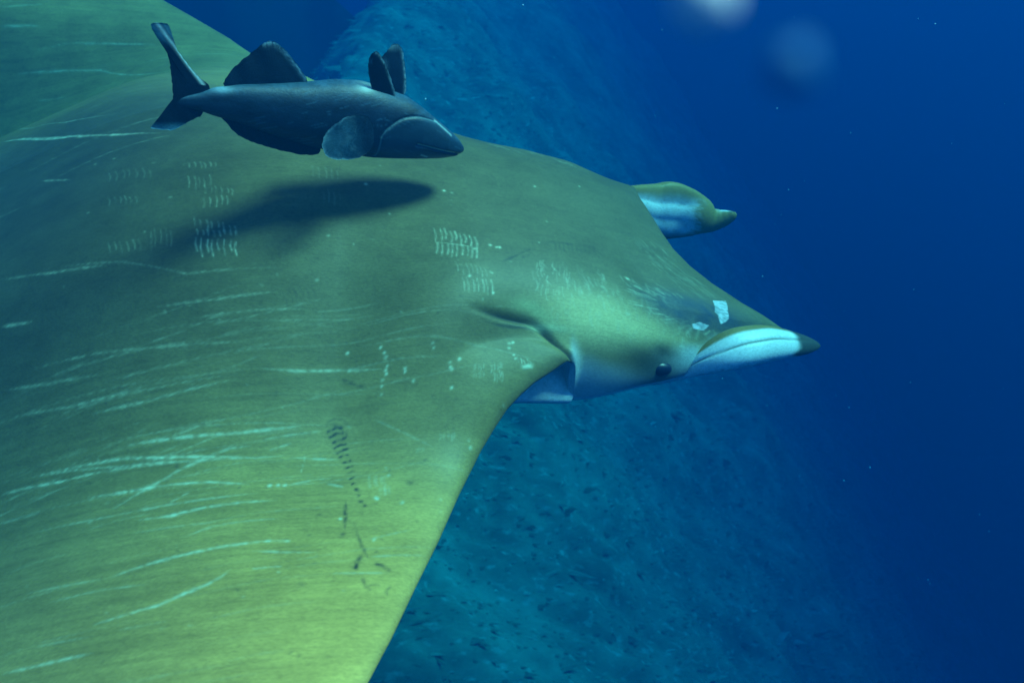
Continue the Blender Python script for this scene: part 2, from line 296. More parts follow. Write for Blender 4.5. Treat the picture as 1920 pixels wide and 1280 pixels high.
# >>> MARKS
STROKES = [   # tone, width mm, strength, points on the skin
('w',4.19,0.7,[(-0.355,-0.403),(-0.302,-0.404),(-0.214,-0.406),(-0.166,-0.403),(-0.128,-0.398)]),
('w',4.11,0.7,[(-0.463,-0.415),(-0.418,-0.417),(-0.358,-0.420),(-0.299,-0.430),(-0.194,-0.444),(-0.157,-0.442)]),
('w',3.4,0.55,[(-0.450,-0.433),(-0.386,-0.433),(-0.298,-0.438),(-0.194,-0.444)]),
('w',2.73,0.5,[(-0.471,-0.414),(-0.417,-0.421),(-0.351,-0.432),(-0.281,-0.438)]),
('w',4.7,0.6,[(-0.358,-0.499),(-0.332,-0.481),(-0.311,-0.469),(-0.286,-0.452),(-0.255,-0.437),(-0.227,-0.427),(-0.200,-0.425)]),
('w',3.97,0.75,[(-0.391,-0.470),(-0.334,-0.473),(-0.294,-0.473),(-0.249,-0.476),(-0.200,-0.486)]),
('w',4.48,0.85,[(-0.323,-0.524),(-0.288,-0.525),(-0.249,-0.518),(-0.207,-0.515),(-0.166,-0.515)]),
('w',3.12,0.4,[(-0.273,-0.565),(-0.238,-0.551),(-0.205,-0.547),(-0.162,-0.546)]),
('w',4.77,0.95,[(-0.339,-0.610),(-0.314,-0.602),(-0.274,-0.593),(-0.230,-0.586),(-0.191,-0.583),(-0.155,-0.582)]),
('w',2.89,0.3,[(-0.426,-0.607),(-0.376,-0.609),(-0.339,-0.610)]),
('w',3.9,0.85,[(-0.342,-0.674),(-0.316,-0.668),(-0.280,-0.661),(-0.258,-0.650),(-0.236,-0.641),(-0.222,-0.631),(-0.212,-0.620)]),
('w',3.08,0.6,[(-0.416,-0.712),(-0.373,-0.711),(-0.331,-0.709)]),
('w',3.23,0.4,[(-0.453,-0.506),(-0.400,-0.508),(-0.350,-0.509),(-0.291,-0.506),(-0.186,-0.501)]),
('w',3.01,0.4,[(-0.194,-0.596),(-0.157,-0.602),(-0.120,-0.604)]),
('w',3.42,0.6,[(-0.505,-0.426),(-0.474,-0.428),(-0.415,-0.435)]),
('w',3.62,0.4,[(-0.533,-0.278),(-0.467,-0.292),(-0.397,-0.300)]),
('w',3.56,0.4,[(-0.506,-0.322),(-0.430,-0.333),(-0.369,-0.332),(-0.326,-0.333)]),
('w',3.54,0.45,[(-0.403,-0.350),(-0.337,-0.349),(-0.278,-0.341),(-0.223,-0.334)]),
('w',2.27,0.3,[(-0.395,-0.629),(-0.347,-0.626),(-0.294,-0.629)]),
('w',3.52,0.4,[(-0.185,-0.417),(-0.154,-0.412),(-0.112,-0.407)]),
('w',3.47,0.4,[(-0.152,-0.445),(-0.088,-0.451)]),
('w',2.65,0.3,[(-0.492,-0.474),(-0.469,-0.475),(-0.443,-0.475)]),
('w',2.49,0.3,[(-0.328,-0.544),(-0.276,-0.544),(-0.233,-0.544)]),
('w',2.11,0.25,[(-0.397,-0.687),(-0.335,-0.688)]),
('w',2.13,0.2,[(-0.317,-0.686),(-0.268,-0.684)]),
('w',1.38,0.3,[(-0.139,-0.473),(-0.134,-0.451),(-0.133,-0.440)]),
('w',2.09,0.35,[(-0.176,-0.433),(-0.152,-0.424)]),
('w',1.95,0.3,[(-0.293,-0.505),(-0.271,-0.490)]),
('w',1.75,0.3,[(-0.190,-0.624),(-0.162,-0.623)]),
('w',2.71,0.5,[(-0.104,-0.490),(-0.088,-0.495)]),
('w',2.71,0.45,[(-0.154,-0.490),(-0.125,-0.483),(-0.098,-0.480)]),
('w',4.09,0.6,[(-0.674,1.001),(-0.613,0.999),(-0.497,0.988)]),
('w',4.03,0.55,[(-0.824,0.960),(-0.759,0.956),(-0.694,0.950),(-0.622,0.937),(-0.447,0.843)]),
('w',4.03,0.5,[(-0.865,1.035),(-0.807,1.037),(-0.770,1.037)]),
('w',3.18,0.5,[(-0.852,0.849),(-0.657,0.464),(-0.567,0.349),(-0.506,0.298),(-0.456,0.258)]),
('w',4.04,0.4,[(-0.868,1.071),(-0.770,1.090)]),
('w',5.64,1,[(-0.717,0.452),(-0.593,0.305),(-0.509,0.213),(-0.430,0.160),(-0.369,0.127)]),
('w',3.94,0.9,[(-0.717,0.452),(-0.591,0.297),(-0.508,0.210)]),
('w',2.7,0.3,[(-0.772,0.902),(-0.694,0.888)]),
('w',2.33,0.3,[(-0.361,0.594),(-0.316,0.641)]),
('w',3.08,0.4,[(-0.567,-0.097),(-0.485,-0.127),(-0.409,-0.146)]),
('w',3.78,0.6,[(-0.550,-0.181),(-0.503,-0.194)]),
('w',2.9,0.3,[(-0.492,-0.264),(-0.408,-0.270),(-0.326,-0.280),(-0.202,-0.287)]),
('w',2.95,0.35,[(-0.337,-0.225),(-0.262,-0.226),(-0.177,-0.220)]),
('w',3.66,0.55,[(-0.200,-0.322),(-0.144,-0.326),(-0.088,-0.325),(-0.031,-0.332)]),
('w',2.17,0.35,[(-0.044,-0.395),(-0.002,-0.419),(0.035,-0.441)]),
('w',3.45,0.5,[(-0.556,0.121),(-0.499,0.075)]),
('w',2.26,0.25,[(-0.479,-0.121),(-0.387,-0.148),(-0.300,-0.185),(-0.179,-0.186)]),
('w',2.24,0.2,[(-0.190,-0.259),(-0.046,-0.256)]),
('w',1.78,0.5,[(-0.108,-0.637),(-0.044,-0.638)]),
('w',1.92,0.4,[(-0.062,-0.585),(-0.007,-0.570)]),
('w',1.86,0.4,[(-0.065,-0.613),(0.005,-0.609)]),
('w',3.06,0.5,[(-0.177,-0.582),(-0.153,-0.584)]),
('w',1.6,0.5,[(0.043,-0.147),(0.070,-0.150),(0.102,-0.154)]),
('w',5.45,1,[(0.168,-0.325),(0.178,-0.323),(0.184,-0.321)]),
('d',4.31,0.5,[(-0.108,-0.404),(-0.103,-0.394),(-0.094,-0.391),(-0.084,-0.393),(-0.077,-0.401)]),
('d',1.58,0.35,[(-0.101,-0.398),(-0.093,-0.397)]),
('d',1.58,0.35,[(-0.099,-0.400),(-0.092,-0.400)]),
('d',1.58,0.35,[(-0.095,-0.401),(-0.089,-0.403)]),
('d',1.58,0.35,[(-0.092,-0.403),(-0.088,-0.406)]),
('d',1.58,0.35,[(-0.088,-0.404),(-0.085,-0.409)]),
('d',1.57,0.35,[(-0.085,-0.406),(-0.084,-0.412)]),
('d',1.57,0.35,[(-0.080,-0.408),(-0.080,-0.416)]),
('d',3.58,0.85,[(-0.104,-0.408),(-0.095,-0.404),(-0.086,-0.403)]),
('d',3.4,0.85,[(-0.101,-0.416),(-0.093,-0.411),(-0.085,-0.411)]),
('d',3.23,0.85,[(-0.097,-0.424),(-0.090,-0.420),(-0.082,-0.418)]),
('d',3.06,0.85,[(-0.095,-0.432),(-0.088,-0.428),(-0.081,-0.427)]),
('d',2.89,0.85,[(-0.092,-0.440),(-0.085,-0.436),(-0.079,-0.434)]),
('d',2.71,0.85,[(-0.089,-0.447),(-0.084,-0.444),(-0.079,-0.444)]),
('d',2.54,0.85,[(-0.085,-0.456),(-0.081,-0.455),(-0.076,-0.453)]),
('d',2.37,0.85,[(-0.083,-0.465),(-0.079,-0.464),(-0.074,-0.462)]),
('d',2.2,0.85,[(-0.080,-0.474),(-0.077,-0.472),(-0.073,-0.470)]),
('d',2.03,0.85,[(-0.077,-0.483),(-0.074,-0.481),(-0.072,-0.480)]),
('d',1.86,0.85,[(-0.075,-0.492),(-0.073,-0.490),(-0.071,-0.490)]),
('d',1.69,0.85,[(-0.073,-0.501),(-0.071,-0.500),(-0.069,-0.500)]),
('d',3.38,0.7,[(-0.070,-0.502),(-0.068,-0.501)]),
('d',3.36,0.7,[(-0.070,-0.511),(-0.068,-0.511)]),
('d',3.33,0.7,[(-0.067,-0.522),(-0.065,-0.522)]),
('d',3.31,0.7,[(-0.062,-0.529),(-0.061,-0.529)]),
('d',4.22,0.85,[(-0.084,-0.519),(-0.086,-0.531),(-0.087,-0.552),(-0.089,-0.570)]),
('d',4.07,0.9,[(-0.077,-0.554),(-0.075,-0.573),(-0.071,-0.597),(-0.065,-0.617)]),
('d',4.22,0.8,[(-0.074,-0.613),(-0.079,-0.620),(-0.081,-0.630)]),
('d',4.23,0.75,[(-0.056,-0.625),(-0.050,-0.628),(-0.044,-0.633)]),
('d',2.92,0.5,[(-0.075,-0.647),(-0.073,-0.654),(-0.069,-0.662)]),
('d',1.75,0.35,[(-0.073,-0.656),(-0.063,-0.655),(-0.057,-0.656)]),
('d',2.33,0.35,[(-0.050,-0.668),(-0.051,-0.664),(-0.046,-0.658)]),
('d',3.67,0.45,[(-0.085,-0.339),(-0.073,-0.345),(-0.059,-0.350)]),
('d',5.53,0.5,[(-0.003,-0.494),(-0.001,-0.493)]),
('d',4.4,0.6,[(-0.093,-0.578),(-0.091,-0.576)]),
('d',3.23,0.35,[(-0.129,-0.575),(-0.130,-0.576)]),
('d',3.36,0.35,[(-0.116,-0.541),(-0.120,-0.542)]),
('d',3.6,0.35,[(-0.142,-0.650),(-0.139,-0.653)]),
('d',2.48,0.35,[(-0.151,-0.737),(-0.153,-0.739)]),
('d',2.38,0.35,[(-0.144,-0.742),(-0.145,-0.743)]),
('d',3.6,0.35,[(-0.207,-0.650),(-0.205,-0.653)]),
('d',2.65,0.35,[(-0.226,-0.683),(-0.225,-0.684)]),
('d',4.43,0.35,[(-0.289,-0.443),(-0.288,-0.447)]),
('d',4.07,0.35,[(-0.309,-0.369),(-0.306,-0.372)]),
('d',3.23,0.35,[(-0.485,-0.336),(-0.483,-0.338)]),
('d',3.27,0.6,[(0.142,-0.176),(0.161,-0.163),(0.184,-0.147),(0.206,-0.134)]),
('d',2.88,0.55,[(0.173,-0.162),(0.188,-0.155),(0.199,-0.142)]),
('d',5.13,0.25,[(0.212,-0.124),(0.240,-0.116),(0.267,-0.113),(0.301,-0.108)]),
('d',2.54,0.25,[(0.240,-0.116),(0.239,-0.133)]),
('d',2.54,0.25,[(0.248,-0.114),(0.246,-0.131)]),
('d',2.55,0.25,[(0.255,-0.115),(0.253,-0.132)]),
('d',2.56,0.25,[(0.262,-0.112),(0.261,-0.129)]),
('d',2.56,0.25,[(0.269,-0.112),(0.267,-0.130)]),
('d',2.57,0.25,[(0.277,-0.110),(0.274,-0.127)]),
('d',2.58,0.25,[(0.283,-0.110),(0.280,-0.128)]),
('d',2.59,0.25,[(0.290,-0.108),(0.287,-0.126)]),
('d',2.6,0.25,[(0.297,-0.107),(0.293,-0.126)]),
('d',2.61,0.25,[(0.305,-0.105),(0.300,-0.123)]),
('P',0.91,0.9,[(0.426,-0.162),(0.448,-0.158),(0.430,-0.176),(0.414,-0.197),(0.407,-0.202),(0.409,-0.184)]),
('P',0.89,1,[(0.377,-0.211),(0.386,-0.205),(0.391,-0.207),(0.395,-0.207),(0.387,-0.217),(0.378,-0.217)]),
]
LADDERS = [   # tone, width mm, strength, bars, taper, origin, step, bar, bow
('w',3.23,0.95,9,0.04,0.0432,-0.1163,0.0076,-0.0022,0.0008,-0.0308,0.0021,-0.0004),
('w',3.18,0.85,9,0.03,0.0458,-0.1489,0.0074,-0.0009,-0.0034,-0.0287,0.0008,-0.0002),
('w',1.96,0.35,7,0.04,0.0703,-0.1855,0.0072,-0.0012,0.0042,-0.0206,0.0013,0.0008),
('w',2.33,0.6,7,0.04,0.0771,-0.2115,0.0075,-0.0002,0.0025,-0.0253,0.0013,0.0003),
('w',2.3,0.6,8,0.04,-0.2976,-0.0991,0.0081,-0.003,0.0034,-0.0171,0.0008,0.0006),
('w',2.28,0.7,8,0.04,-0.2926,-0.1201,0.0073,-0.0012,0.0025,-0.0089,0.0004,0.0016),
('w',2.42,0.9,8,0.05,-0.2934,-0.1314,0.008,-0.0021,0.0042,-0.0291,-0.0021,0.0013),
('w',2.03,0.4,6,0.04,-0.3171,0.0192,0.008,-0.0021,0.0034,-0.0145,0.0008,0.001),
('w',1.99,0.4,5,0.04,-0.3129,-0.013,0.0072,-0.0017,0.0042,-0.029,0.0013,0),
('w',1.97,0.35,6,0.04,-0.2883,-0.0392,0.0078,-0.0027,0.0025,-0.0162,0.0013,0.0011),
('w',2.18,0.45,5,0.04,-0.2875,-0.0626,0.008,-0.0013,0.0017,-0.0202,0.0017,-0.0009),
('w',2.07,0.28,7,0.04,-0.4355,0.0521,0.01,-0.0041,0.0076,-0.037,0.003,-0.0018),
('w',2,0.3,6,0.04,-0.4262,-0.0162,0.0081,-0.0036,0.0051,-0.02,0.0025,-0.0011),
('w',2.3,0.3,6,0.04,-0.4144,-0.108,0.0088,-0.0022,0.0059,-0.0195,0.0013,-0.001),
('w',1.91,0.28,5,0.04,-0.3568,-0.1054,0.0072,-0.0019,0.0051,-0.0359,0.0008,-0.001),
('w',2.04,0.25,5,0.04,-0.1361,-0.0064,0.0087,-0.0015,0.0017,-0.0266,0.0008,0.0004),
('w',2,0.2,4,0.04,-0.1208,-0.0566,0.0076,0.0008,0.0025,-0.0389,0.0013,-0.0003),
('d',2.24,0.4,6,0.04,-0.1724,-0.2191,0.0078,0.0016,0.0076,-0.021,0.0013,0.0003),
('d',2.26,0.3,5,0.04,-0.4964,-0.1747,0.008,-0.0001,0.0093,-0.0303,0.003,-0.0026),
('d',2.22,0.3,5,0.04,-0.4228,-0.2009,0.0072,-0.0022,0.0025,-0.0119,0.0004,0.0006),
('d',1.49,0.18,9,0.04,-0.4186,-0.1837,0.0072,-0.002,0.0042,-0.0173,0.0004,0),
('d',2.2,0.25,5,0.04,-0.3095,-0.2223,0.0082,0.0002,0.0042,-0.022,0.0013,-0.0008),
('d',2.23,0.3,6,0.04,-0.3222,-0.1869,0.0069,0.0002,-0.0017,-0.0075,0.0017,0.0007),
('d',2.28,0.25,4,0.04,-0.5488,-0.1906,0.007,-0.0032,0.0042,-0.0163,0.0013,-0.0011),
('d',1.91,0.4,4,0.04,-0.142,-0.1721,0.0056,0.0003,-0.0008,-0.0045,0.0021,-0.0008),
('w',1.51,0.5,5,0.04,0.0915,-0.3324,0.0038,0.0002,0.0008,-0.0076,0.0004,0.0008),
('w',1.5,0.4,5,0.04,0.0906,-0.3413,0.004,0.0001,0.0017,-0.0074,0.0008,0.0009),
('w',2.29,0.6,5,0.04,0.1202,-0.329,0.004,0.0012,-0.0008,-0.0093,0.0013,-0.0001),
('w',3.04,0.6,4,0.04,0.1228,-0.3395,0.0039,0.0005,0.0008,-0.0124,0.0013,-0.0007),
('w',2.33,0.8,5,0.04,0.1608,-0.3128,0.0051,-0.0008,0.0017,-0.0076,0.0008,0.0009),
('w',4.14,0.35,5,0.04,-0.0523,-0.4813,0.0047,-0.0003,0,-0.0174,-0.0008,-0.0003),
('w',4.09,0.38,4,0.04,-0.0405,-0.4998,0.0039,-0.0002,0,-0.0141,0,0),
('w',3.64,0.4,5,0.04,0.0449,-0.422,0.0044,0.0001,0.0008,-0.0069,0.0004,0.0009),
('w',2.87,0.3,3,0.04,0.012,-0.4401,0.0034,-0.0003,0,-0.0049,0.0017,0.0004),
]
SPECKS = [(-0.037,-0.303),(-0.032,-0.311),(-0.030,-0.317),(-0.028,-0.329),(-0.030,-0.334),(-0.029,-0.339),(-0.034,-0.346),(-0.035,-0.354),(-0.035,-0.364),(-0.004,-0.335),(-0.004,-0.339),(0.008,-0.350),(-0.081,-0.303),(0.033,-0.306),(0.035,-0.311),(0.058,-0.328),(0.059,-0.334),(0.061,-0.337),(0.072,-0.323),(0.060,-0.362),(0.066,-0.032),(0.078,-0.035),(0.089,-0.209),(0.100,-0.157),(0.127,-0.145),(0.137,-0.148),(0.142,-0.147),(0.156,-0.289),(0.150,-0.291),(0.149,-0.299),(0.155,-0.310),(0.157,-0.315),(0.230,0.020),(0.328,0.056),(0.362,-0.162),(-0.176,-0.490),(-0.166,-0.490),(-0.158,-0.490),(-0.029,-0.481),(-0.048,-0.517),(-0.046,-0.519),(-0.093,-0.550),(-0.057,-0.036),(-0.078,-0.327),(0.124,-0.230),(-0.016,-0.526),(0.086,-0.438),(0.329,-0.159),(-0.056,-0.587)]
# <<< MARKS
xs = np.concatenate([np.linspace(-1.36, -.86, 80)[:-1], np.linspace(-.86, .16, 560)[:-1], np.linspace(.16, STUB - .012, 80)[:-1],
                     np.linspace(STUB - .012, STUB + .014, 30)[:-1], np.linspace(STUB + .014, .47, 130)[:-1], FRONT - .03*np.linspace(1, 0, 26)**1.7])
NT = 861
u = np.linspace(-1, 1, NT); ss = np.sign(u)*(1 - (1 - np.abs(u))**1.12)
HWN, HWF = half_width(xs, True), half_width(xs, False)
TX = np.repeat(xs[:, None], NT, 1); TY = np.where(ss[None] < 0, HWN[:, None], HWF[:, None])*ss[None]
TZ = top_z(TX, TY)
NB = 121
ub = np.linspace(-1, 1, NB)[1:-1]; sb = np.sign(ub)*(1 - (1 - np.abs(ub))**1.5)
BX = np.repeat(xs[:, None], NB - 2, 1); BY = np.where(sb[None] < 0, HWN[:, None], HWF[:, None])*sb[None]
BZ = np.minimum(bot_z(BX, BY), top_z(BX, BY) - .002)

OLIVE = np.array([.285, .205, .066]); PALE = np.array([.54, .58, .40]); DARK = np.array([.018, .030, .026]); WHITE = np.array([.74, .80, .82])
EYE = (.344, .271)
def paint_back():
    c = np.empty(TX.shape + (3,)); c[:] = OLIVE
    n = .5*vnoise(TX*7, TY*9, 1) + .3*vnoise(TX*19, TY*26, 2) + .2*vnoise(TX*60, TY*90, 3)
    n2 = vnoise(TX*110, TY*150, 7)*.5 + vnoise(TX*33 + 5, TY*47, 8)*.5
    c *= (1 + .22*n + .10*n2 - .30*np.clip(vnoise(TX*150, TY*190, 9) - .62, 0, 1))[..., None]
    out = sstep(.36, .75, np.abs(TY))*(.45 + .55*sstep(-.50, -.02, TX))      # golden outer wings, duller mid back, with uneven light painted into the tone
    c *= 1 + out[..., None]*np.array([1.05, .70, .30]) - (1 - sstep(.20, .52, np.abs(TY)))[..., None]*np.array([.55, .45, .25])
    c *= 1 - sstep(-.12, -.50, TX - .25*np.clip(np.abs(TY) - .45, 0, 1))[..., None]*np.array([.42, .34, .18])  # rear of the disc darkened in the paint, standing in for shade
    chk = np.exp(-(((TX - .28)/.085)**2 + ((TY + .245)/.040)**2)**1.2)        # cheeks painted paler, as if lit from the near side
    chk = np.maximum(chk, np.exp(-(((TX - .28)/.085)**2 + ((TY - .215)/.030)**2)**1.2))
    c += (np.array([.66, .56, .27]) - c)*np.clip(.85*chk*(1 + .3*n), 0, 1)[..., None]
    st = vnoise(TX*9, TY*260, 4)*.6 + vnoise(TX*22, TY*420, 5)*.4          # chordwise grain of the wings
    amt = sstep(.22, .34, np.abs(TY))*sstep(.1, -.15, TX)
    c *= (1 + .17*st*amt + .06*vnoise(TX*30, TY*700, 6))[..., None]
    # browner blush along the leading edges
    W = np.where(TY < 0, HWN[:, None], HWF[:, None]); d = (W - np.abs(TY))
    edge = np.exp(-(d/.012)**2)*(TX < STUB)
    c = c*(1 - .35*edge[..., None]) + .35*edge[..., None]*np.array([.10, .085, .05])
    def put(i0, i1, mask, col, s):
        c[i0:i1] += (np.asarray(col) - c[i0:i1])*np.clip(mask*s, 0, 1)[..., None]
    def stroke(tone, wmm, s, pts):
        p = np.array(pts); w = wmm*.001*.5; pad = w*2.5 + .002
        i0 = np.searchsorted(xs, p[:, 0].min() - pad); i1 = np.searchsorted(xs, p[:, 0].max() + pad)
        if i1 <= i0: return
        X = TX[i0:i1]; Y = TY[i0:i1]; dd = np.full(X.shape, 9.0)
        if tone == 'P':
            ins = np.zeros(X.shape, bool); j = len(p) - 1
            for k in range(len(p)):
                cr = ((p[k, 1] > Y) != (p[j, 1] > Y)) & (X < (p[j, 0] - p[k, 0])*(Y - p[k, 1])/(p[j, 1] - p[k, 1] + 1e-9) + p[k, 0])
                ins ^= cr; j = k
            m = ins*np.clip(.8 + .5*vnoise(X*350, Y*350, 31), 0, 1)
            put(i0, i1, m, (.60, .66, .74), s*.9); return
        L = np.hypot(*(p[1:] - p[:-1]).T); cum = np.r_[0, np.cumsum(L)]; tot = cum[-1] + 1e-9
        tp = np.zeros(X.shape)
        for k in range(len(p) - 1):
            e = p[k+1] - p[k]; q = np.clip(((X - p[k, 0])*e[0] + (Y - p[k, 1])*e[1])/(e @ e + 1e-12), 0, 1)
            r = np.hypot(X - p[k, 0] - q*e[0], Y - p[k, 1] - q*e[1])
            b = r < dd; dd = np.where(b, r, dd); tp = np.where(b, (cum[k] + q*L[k])/tot, tp)
        if tot > .03:
            taper = np.clip(np.minimum(tp, 1 - tp)*5, 0, 1)**.6*(.8 + .3*vnoise(X*60, Y*60, 13))
        else: taper = 1.0
        m = np.exp(-(dd/(w*.95*np.maximum(taper, .3) + 4e-4))**2)*taper*np.clip(.72 + .55*vnoise(X*240, Y*240, 14), .15, 1)
        put(i0, i1, m, PALE if tone == 'w' else DARK, s)
    rnd = random.Random(3)
    for _ in range(70):                                                   # striae along the wing root
        x0 = rnd.uniform(-.60, -.05); y0 = rnd.uniform(-.50, -.24); l = rnd.uniform(.06, .32); b = rnd.uniform(-.03, .05)
        stroke(rnd.choice('wwd'), rnd.uniform(1.2, 2.6), rnd.uniform(.10, .30), [(x0 + l*t, y0 + b*t*t*l*4 + .012*t) for t in (0, .33, .66, 1)])
    for _ in range(40):
        x0 = rnd.uniform(-.95, -.45); y0 = rnd.uniform(.05, 1.0); l = rnd.uniform(.08, .3)
        stroke(rnd.choice('wd'), rnd.uniform(1.5, 3), rnd.uniform(.12, .3), [(x0, y0), (x0 + l*.5, y0 + .01), (x0 + l, y0 + .01)])
    for _ in range(50):
        x0 = rnd.uniform(-.50, -.15); y0 = rnd.uniform(-.78, -.44); l = rnd.uniform(.05, .2)
        stroke(rnd.choice('wd'), rnd.uniform(1.2, 2.6), rnd.uniform(.08, .22), [(x0, y0), (x0 + l*.5, y0 + .022*l*4), (x0 + l, y0 + .03*l*4)])
    for _ in range(170):                                                  # creases across the cheek
        x0 = rnd.uniform(.19, .385); y0 = rnd.uniform(-.245, -.155)
        stroke('w', rnd.uniform(1.2, 2.0), rnd.uniform(.06, .28), [(x0, y0), (x0 + rnd.uniform(-.004, .002), y0 - .008), (x0 + rnd.uniform(-.004, .004), y0 - rnd.uniform(.012, .02))])
    for _ in range(70):
        x0 = rnd.uniform(.39, .45); y0 = rnd.uniform(-.15, -.05)
        stroke('w', 1.6, rnd.uniform(.06, .2), [(x0, y0), (x0 + .002, y0 - .013)])
    for _ in range(16):                                                   # pale streaks painting an edge highlight on the far shoulder
        x0 = rnd.uniform(.17, .34); y0 = rnd.uniform(.14, .18)
        stroke('w', 2.0, rnd.uniform(.25, .55), [(x0, y0), (x0 + rnd.uniform(.012, .03), y0 - rnd.uniform(.006, .018))])
    for _ in range(240):
        x0 = rnd.uniform(-.55, .4); y0 = rnd.uniform(-.78, .1)
        stroke(rnd.choice('wdd'), rnd.uniform(1.2, 3.2), rnd.uniform(.12, .5), [(x0, y0), (x0 + rnd.uniform(-.003, .003), y0 + .001)])
    # blue bruise on the near cheek, with creases round it
    cx, cy = .391, -.190
    e = ((TX - cx)/.058)**2 + ((TY - cy)/.030)**2
    m = np.exp(-e**1.5)*(.85 + .25*vnoise(TX*150, TY*90, 17))
    c += (np.array([.012, .040, .085]) - c)*np.clip(m*.95, 0, 1)[..., None]
    for k in range(30):
        a = math.pi*(.55 + k/29*1.0); r = rnd.uniform(.75, 1.0)
        p0 = (cx + .050*r*math.cos(a), cy - .027*r*math.sin(a)*-1); g = rnd.uniform(.9, 1.45); p1 = (cx + .052*g*math.cos(a) - .003 + rnd.uniform(-.003, .003), cy + .029*g*math.sin(a))
        stroke('w', rnd.uniform(1.2, 2.2), rnd.uniform(.08, .5), [p0, p1])
    for tone, w, s, pts in STROKES: stroke(tone, w*(1.0 if tone == 'w' else 1.25), min(1, s*1.25), pts)
    for tone, w, s, nb, shr, ox, oy, dx, dy, bx, by, mx_, my in LADDERS:
        for k in range(int(nb)):
            h = (1 - shr*k)*rnd.uniform(.65, 1.12); x0 = ox + dx*k + rnd.uniform(-.0014, .0014); y0 = oy + dy*k + rnd.uniform(-.002, .002)
            stroke(tone, w*rnd.uniform(.55, .9), s*rnd.uniform(.55, 1.0)*(.85 if tone == 'w' else 1.2), [(x0, y0), (x0 + bx*h*.5 + mx_, y0 + by*h*.5 + my), (x0 + bx*h, y0 + by*h)])
    for x0, y0 in SPECKS: stroke('w', rnd.uniform(2.4, 4), 1.0, [(x0, y0), (x0 + .0008, y0 + .0006)])
    # pale counter-shaded flank below the cheek, dark ring about the eye, dark slit behind the spiracle
    Wh = head_half(TX, TY < 0); rel = np.abs(TY)/Wh
    low = sstep(.88, 1.0, rel + .05*vnoise(TX*40, TY*40, 23))*sstep(STUB - .014, STUB - .004, TX)*sstep(.47, .43, TX)
    c += (np.array([.50, .58, .60]) - c)*(.85*low)[..., None]
    for s in (-1, 1):
        on = (np.sign(TY) == s); ey = EYE[1] if s < 0 else .250
        eye = np.exp(-(((TX - EYE[0] + .006)/.036)**2 + ((np.abs(TY) - ey - .006)/.020)**2)**1.3)*on
        brow = np.exp(-(((TX - EYE[0] - .004)/.014)**2 + ((np.abs(TY) - ey + .016)/.009)**2))*on
        c += (np.array([.03, .04, .025]) - c)*np.clip(.92*eye + .6*brow, 0, 1)[..., None]
        slit = np.exp(-((TY - fold_y(TX, s))/.0042)**2)*sstep(.08, .14, TX)*sstep(STUB + .004, STUB - .006, TX)
        c += (DARK*.6 - c)*(.9*slit)[..., None]
        brow2 = np.exp(-((TY - s*(.266 if s < 0 else .200) - .003*np.sin(TX*40))/.0026)**2)*sstep(.10, .15, TX)*sstep(.235, .19, TX)
        c += (DARK - c)*(.75*brow2)[..., None]
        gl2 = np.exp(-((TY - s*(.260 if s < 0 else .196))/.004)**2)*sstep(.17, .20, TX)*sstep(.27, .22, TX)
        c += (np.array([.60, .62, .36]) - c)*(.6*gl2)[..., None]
    glow = np.exp(-(((TX - .190)/.035)**2 + ((TY - fold_y(TX, -1) - .018)/.010)**2))  # painted highlight on the ridge beside the fold
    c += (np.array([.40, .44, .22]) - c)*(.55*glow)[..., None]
    return c
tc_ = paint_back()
bc_ = np.empty(BX.shape + (3,)); bc_[:] = WHITE*.85
bc_ *= (1 + .12*vnoise(BX*30, BY*30, 41))[..., None]

NXS = len(xs)
vt = np.stack([warp_x(TX, TY), TY, TZ], -1)                       # columns: far..near over the back, then under the belly
vb = np.stack([warp_x(BX, BY), BY, BZ], -1)[:, ::-1]
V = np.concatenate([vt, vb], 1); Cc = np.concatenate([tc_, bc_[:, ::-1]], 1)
NC = V.shape[1]
Q = grid_quads(NXS, NC, wrap=True)[:, ::-1]
m_ray = skin_material('ray_skin', rough=.5, spec=.3, grain=.14, bump=.12, scale=340)
# close the tail root and the front lip with fans
Vf = V.reshape(-1, 3); k0 = len(Vf)
Vf = np.concatenate([Vf, V[0].mean(0)[None]]); Cf = np.concatenate([Cc.reshape(-1, 3), OLIVE[None]])
tri0 = np.stack([np.arange(NC), (np.arange(NC) + 1) % NC, np.full(NC, k0)], -1)
lip_t = (NXS - 1)*NC + np.arange(NT)
lip_b = (NXS - 1)*NC + NT + np.arange(NB - 2)[::-1]
nb_i = np.clip(np.round((np.arange(NT)/(NT - 1))*(NB - 3)).astype(int), 0, NB - 3)
fill = [(lip_t[i], lip_b[nb_i[i]], lip_t[i+1]) for i in range(NT - 1)]
fill += [(lip_t[i+1], lip_b[nb_i[i]], lip_b[nb_i[i+1]]) for i in range(NT - 1) if nb_i[i+1] != nb_i[i]]
body = np_mesh('body', Vf, Q, m_ray, ray, colors=Cf, tris=np.concatenate([tri0, np.array(fill)]))

